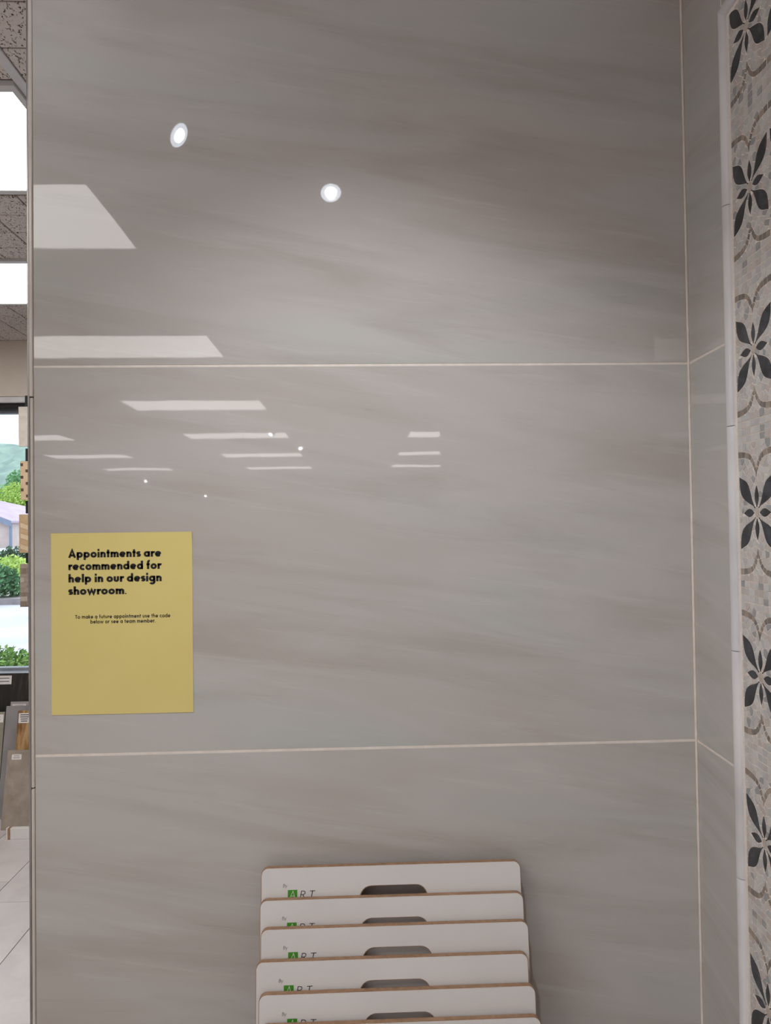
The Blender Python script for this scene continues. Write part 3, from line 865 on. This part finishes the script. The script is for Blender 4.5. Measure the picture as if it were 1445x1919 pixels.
M['slab_green'] = mottled('olive_grey_slab', srgb(134, 132, 116), srgb(150, 148, 132), 8, .45)
def wood(name, c1, c2, c3, sc_):
    t = NT(name); v = t.coords((1, 1, .12), per_object=True); f = t.noise(v, sc_, 4, .6, 1.2)
    return t.done(t.ramp(f, [(.35, c1), (.5, c2), (.62, c3)]), .45)
M['slab_wood'] = wood('honey_wood_plank', srgb(120, 84, 46), srgb(158, 120, 76), srgb(186, 152, 106), 34)
M['slab_dark'] = wood('black_wood_grain', srgb(10, 8, 8), srgb(26, 22, 20), srgb(54, 46, 40), 26)
s = slab('tile_slab', -2.16, -1.60, 3.06, .738, 3.165, M['slab_dark'], 'black wood-grain slab standing tallest directly under the window sill')
sticker(s, -.19, -.097, .685, .733, 2)
s = slab('tile_slab', -1.962, -1.55, 3.02, .588, 3.115, M['slab_lgrey'], 'pale grey slab behind the slate grey one under the window'); sticker(s, -.195, -.12, .567, .583, 1)
s = slab('tile_slab', -2.33, -1.965, 2.955, .548, 3.05, M['slab_green'], 'olive grey slab cut off by the left edge under the window'); sticker(s, .09, .178, .50, .543, 2)
s = slab('tile_slab', -1.958, -1.50, 2.94, .578, 3.055, M['slab_grey'], 'slate grey slab behind the honey wood plank under the window')
s = slab('wood_plank_tile', -1.868, -1.56, 2.90, .566, 2.995, M['slab_wood'], 'honey brown wood-look plank with a white label under the window', 'tile slab'); sticker(s, -.148, -.086, .508, .560, 4)
s = slab('tile_slab', -1.868, -1.45, 2.79, .386, 2.875, M['slab_beige'], 'short taupe stone slab in front of all others, white label at its corner'); sticker(s, -.185, -.135, .348, .374, 2)
st_ = empty('stop_block', (-1.72, 2.70, 0)); tag(st_, 'small white block with brown end on the floor before the taupe slab', 'block')
box('block_body', -.045, .075, -.03, -.005, .0, .056, M['board_white'], st_, .002)
box('brown_band', -.056, -.045, -.032, -.005, .0, .057, M['mdf'], st_, .001)
box('end_cap', -.064, -.056, -.030, -.005, .0, .056, M['board_white'], st_, .001)

# ------------------------------------------------------------------ outdoors
def ground(name, x0, x1, y0, y1, z, mat): return struct(mesh_obj(name, [(x0, y0, z), (x1, y0, z), (x1, y1, z), (x0, y1, z)], [(0, 1, 2, 3)], mat))
M['asphalt'] = mottled('pale_asphalt', srgb(176, 176, 186), srgb(192, 192, 202), .7, .9, per=False)
M['concrete'] = mottled('pale_concrete', srgb(214, 212, 212), srgb(226, 224, 224), .8, .9, per=False)
M['kerb'] = mottled('grey_mulch_kerb', srgb(128, 120, 122), srgb(150, 142, 144), 6, .9, per=False)
M['grass'] = mottled('mown_grass', srgb(92, 120, 60), srgb(120, 148, 78), 2, .9, per=False)
ground('parking_lot', -30, 12, FY+.18, 16.9, -.2, M['asphalt'])
struct(box('kerb', -30, 12, 16.9, 18.0, -.3, -.06, M['kerb']))
ground('pavement', -40, 12, 18.0, 30, -.12, M['concrete'])
struct(box('terrace_lot', -60, 12, 30, 75, -.4, .55, M['asphalt']))
ground('meadow', -200, 60, 75, 420, .5, M['grass'])
def leaf_mat(name, c1, c2):
    t = NT(name); v = t.coords((1, 1, 1), src='Object'); f = t.noise(v, 3, 4, .6)
    return t.done(t.ramp(f, [(.35, c1), (.65, c2)]), .7, .2)
def foliage(name, blobs, n, size, mat, parent, seed):
    r = random.Random(seed); vs, fs = [], []
    tot = sum(b[3]**2 for b in blobs)
    for (cx, cy, cz, rad, sq) in blobs:
        for _ in range(int(n*rad*rad/tot)):
            while True:
                d = Vector((r.uniform(-1, 1), r.uniform(-1, 1), r.uniform(-1, 1)))
                if .05 < d.length < 1: break
            d = d.normalized()*(r.uniform(.55, 1.05)); p = Vector((cx+d.x*rad, cy+d.y*rad, cz+d.z*rad*sq))
            a = Vector((r.gauss(0, 1), r.gauss(0, 1), r.gauss(0, 1))).normalized(); b = a.orthogonal().normalized(); c = a.cross(b)
            s = size*r.uniform(.6, 1.3); k = len(vs)
            vs += [p-b*s, p+c*s*.55, p+b*s, p-c*s*.55]; fs.append((k, k+1, k+2, k+3))
    return mesh_obj(name, vs, fs, mat, parent)
def plant(name, label, cat, base, blobs, n, size, mat, seed, trunk=None, group=None):
    o = empty(name, base); tag(o, label, cat, group)
    foliage('foliage', blobs, n, size, mat, o, seed)
    if trunk:
        v, f = lathe([(trunk[0], 0), (trunk[0]*.7, trunk[1]*.6), (trunk[0]*.35, trunk[1])], 8); mesh_obj('trunk', v, f, M['bark'], o)
    return o
M['bark'] = mottled('brown_bark', srgb(92, 78, 66), srgb(116, 100, 86), 6, .9)
M['lf1'] = leaf_mat('bright_green_leaves', srgb(92, 132, 62), srgb(140, 174, 92))
M['lf2'] = leaf_mat('deep_green_leaves', srgb(66, 108, 74), srgb(104, 148, 104))
M['lf3'] = leaf_mat('dark_green_leaves', srgb(58, 84, 62), srgb(82, 112, 82))
M['lf4'] = leaf_mat('yellow_green_leaves', srgb(158, 188, 92), srgb(196, 216, 124))
M['lf5'] = leaf_mat('soft_green_leaves', srgb(116, 162, 116), srgb(150, 192, 142))
plant('shrub', 'low green shrub growing just outside the bottom of the window', 'shrub', (-2.55, 5.3, -.2),
      [(-.55, 0, .35, .45, .9), (-.1, .05, .32, .42, .85), (.12, -.05, .22, .36, .8), (.45, 0, .15, .36, .75), (-1.1, .1, .3, .5, .9)], 34000, .027, M['lf1'], 3, (.03, .3))
plant('bush', 'rounded green bush beyond the parking lot, yellowish at its top', 'bush', (-9.35, 17.5, -.06),
      [(0, 0, .42, .55, .85), (.55, -.1, .40, .50, .8), (.85, .1, .26, .32, .8), (-.8, 0, .45, .6, .8), (-1.7, .1, .4, .6, .8)], 6500, .055, M['lf2'], 5, (.05, .4))
plant('bush', 'small yellow-green bush top poking out above the rounded bush', 'bush', (-9.5, 19.7, -.12), [(0, 0, .70, .45, .7), (-.8, 0, .68, .5, .7)], 1800, .05, M['lf4'], 6, (.05, .4))
plant('hedge', 'dark green clipped hedge in front of the house', 'hedge', (-12.3, 26, -.12),
      [(x*.9, 0, .60+.12*math.sin(x*2.1), .62, .85) for x in range(-4, 3)], 6000, .07, M['lf3'], 7, (.06, .5))
plant('tree', 'yellow-green tree rising behind the purple house roof', 'tree', (-42, 92, .5),
      [(0, 0, 5.1, 1.9, 1.0), (1.2, 0, 3.9, 1.8, .9), (-1.5, 0, 3.7, 1.8, .9), (2.6, 0, 2.9, 1.6, .8), (-2.8, 0, 2.6, 1.6, .8)], 7000, .16, M['lf4'], 8, (.25, 3.5))
for i, lb in ((2, 'leafy mid-green tree left of the house in the far row'), (3, 'leafy mid-green tree straight above the house in the far row'), (4, 'leafy mid-green tree right of the house in the far row')):
    plant('tree', lb, 'tree', (-102.5 + i*11.5, 138+(i % 2)*13, .5),
          [(0, 0, 7.0, 4.4, 1.1), (2.0, 0, 6, 3.6, 1), (-2.4, 0, 5.6, 3.4, 1), (.6, 0, 11.2+math.sin(i*1.7), 3.0, 1.0)], 5000, .36, M['lf5'], 20+i, (.4, 6), 'far row of trees')
# wooded hill
vs, fs = [], []
NXh, NYh = 150, 24
r_ = random.Random(4)
for j in range(NYh+1):
    for i in range(NXh+1):
        x = -520+i*5.0; t = j/NYh; y = 430+150*t
        h = (76+9*math.sin(x*.013+1)+5*math.sin(x*.031))*math.sin(min(1, t*1.1)*math.pi/2)
        h += (r_.uniform(-1, 1)*2.6 if t > 0 else 0)
        vs.append((x, y+r_.uniform(-2, 2), h))
for j in range(NYh):
    for i in range(NXh):
        a = j*(NXh+1)+i; fs.append((a, a+1, a+NXh+2, a+NXh+1))
M['hill'] = mottled('wooded_hill', srgb(84, 118, 108), srgb(132, 164, 142), .09, .9, per=False)
struct(mesh_obj('hill', vs, fs, M['hill']))
# house across the lot
M['roof'] = mottled('mauve_shingle', srgb(170, 152, 170), srgb(184, 168, 184), 1.2, .9)
M['render'] = mottled('pale_rose_render', srgb(206, 192, 190), srgb(216, 204, 202), .8, .9)
M['fascia'] = mottled('blue_grey_fascia', srgb(118, 128, 150), srgb(132, 142, 162), 1.5, .7)
M['dkglass'] = NT('dark_window_glass').done(srgb(92, 98, 112), .1)
house = empty('house', (-29, 58, .55)); tag(house, 'low pale house with mauve roof and slit windows across the parking lot', 'house')
box('wall', -8, 5, 0, 8, 0, 1.8, M['render'], house, .02)
box('fascia', -8.3, 5.3, -.5, -.38, 1.45, 1.85, M['fascia'], house, .02)
mesh_obj('roof', [(-8.4, -.55, 1.82), (5.4, -.55, 1.82), (5.4, 4, 1.84), (-1.0, 4, 3.6), (-8.4, 4, 3.6), (-8.4, 8.6, 1.82), (5.4, 8.6, 1.82)],
         [(0, 1, 2, 3, 4), (4, 3, 2, 6, 5), (0, 4, 5), (1, 6, 2), (0, 5, 6, 1)], M['roof'], house)
for k in range(8):
    x = 1.05 + k*.29; wv = box('slit_window', x, x+.12, -.02, .02, .35, 1.0, M['dkglass'], house, .005)
    box('pilaster', x+.17, x+.24, -.06, .0, .0, 1.45, M['render'], house, .01)
wing = empty('house_wing', (-22.6, 44.5, .55)); tag(wing, 'brick house wing with a blue-grey gable edge at far left of the window', 'house')
M['brick'] = mottled('rose_brick', srgb(196, 178, 172), srgb(210, 194, 188), 2.4, .9)
mesh_obj('gable_wall', [(-4, 0, 0), (1.6, 0, 0), (1.6, 0, 1.62), (-1.2, 0, 2.7), (-4, 0, 1.62), (-4, 6, 0), (1.6, 6, 0), (1.6, 6, 1.62), (-1.2, 6, 2.7), (-4, 6, 1.62)],
         [(0, 1, 2, 3, 4), (1, 6, 7, 2), (5, 0, 4, 9), (6, 5, 9, 8, 7)], M['brick'], wing)
for sg, x0 in ((1, 1.6), (-1, -4)):
    xe = 1.95 if sg > 0 else -4.35; 
    vs = [(-1.2, -.4, 2.74), (xe, -.4, 1.50), (xe, 6.3, 1.50), (-1.2, 6.3, 2.74), (-1.2, -.4, 2.86), (xe, -.4, 1.62), (xe, 6.3, 1.62), (-1.2, 6.3, 2.86)]
    mesh_obj('roof_slope', vs, [(0, 1, 2, 3), (4, 7, 6, 5), (0, 4, 5, 1), (1, 5, 6, 2), (2, 6, 7, 3)], M['roof'], wing)
    mesh_obj('barge_board', [(-1.2, -.44, 2.50), (xe, -.44, 1.26), (xe, -.44, 1.60), (-1.2, -.44, 2.84), (-1.2, -.40, 2.50), (xe, -.40, 1.26), (xe, -.40, 1.60), (-1.2, -.40, 2.84)],
             [(0, 1, 2, 3), (7, 6, 5, 4), (0, 4, 5, 1), (1, 5, 6, 2), (2, 6, 7, 3)], M['fascia'], wing)
box('downpipe', 1.72, 1.86, -.2, -.06, 0, 1.45, M['fascia'], wing, .01)

# summer haze in the valley between the trees and the hill
hz = bpy.data.materials.new('valley_haze'); hz.use_nodes = True; t = hz.node_tree; t.nodes.clear()
vsn = t.nodes.new('ShaderNodeVolumeScatter'); vsn.inputs['Density'].default_value = .0013; vsn.inputs['Color'].default_value = (.86, .93, 1, 1)
o = t.nodes.new('ShaderNodeOutputMaterial'); t.links.new(vsn.outputs[0], o.inputs['Volume'])
hb = box('valley_haze', -480, 160, 170, 425, .6, 105, hz); tag(hb, kind='structure')
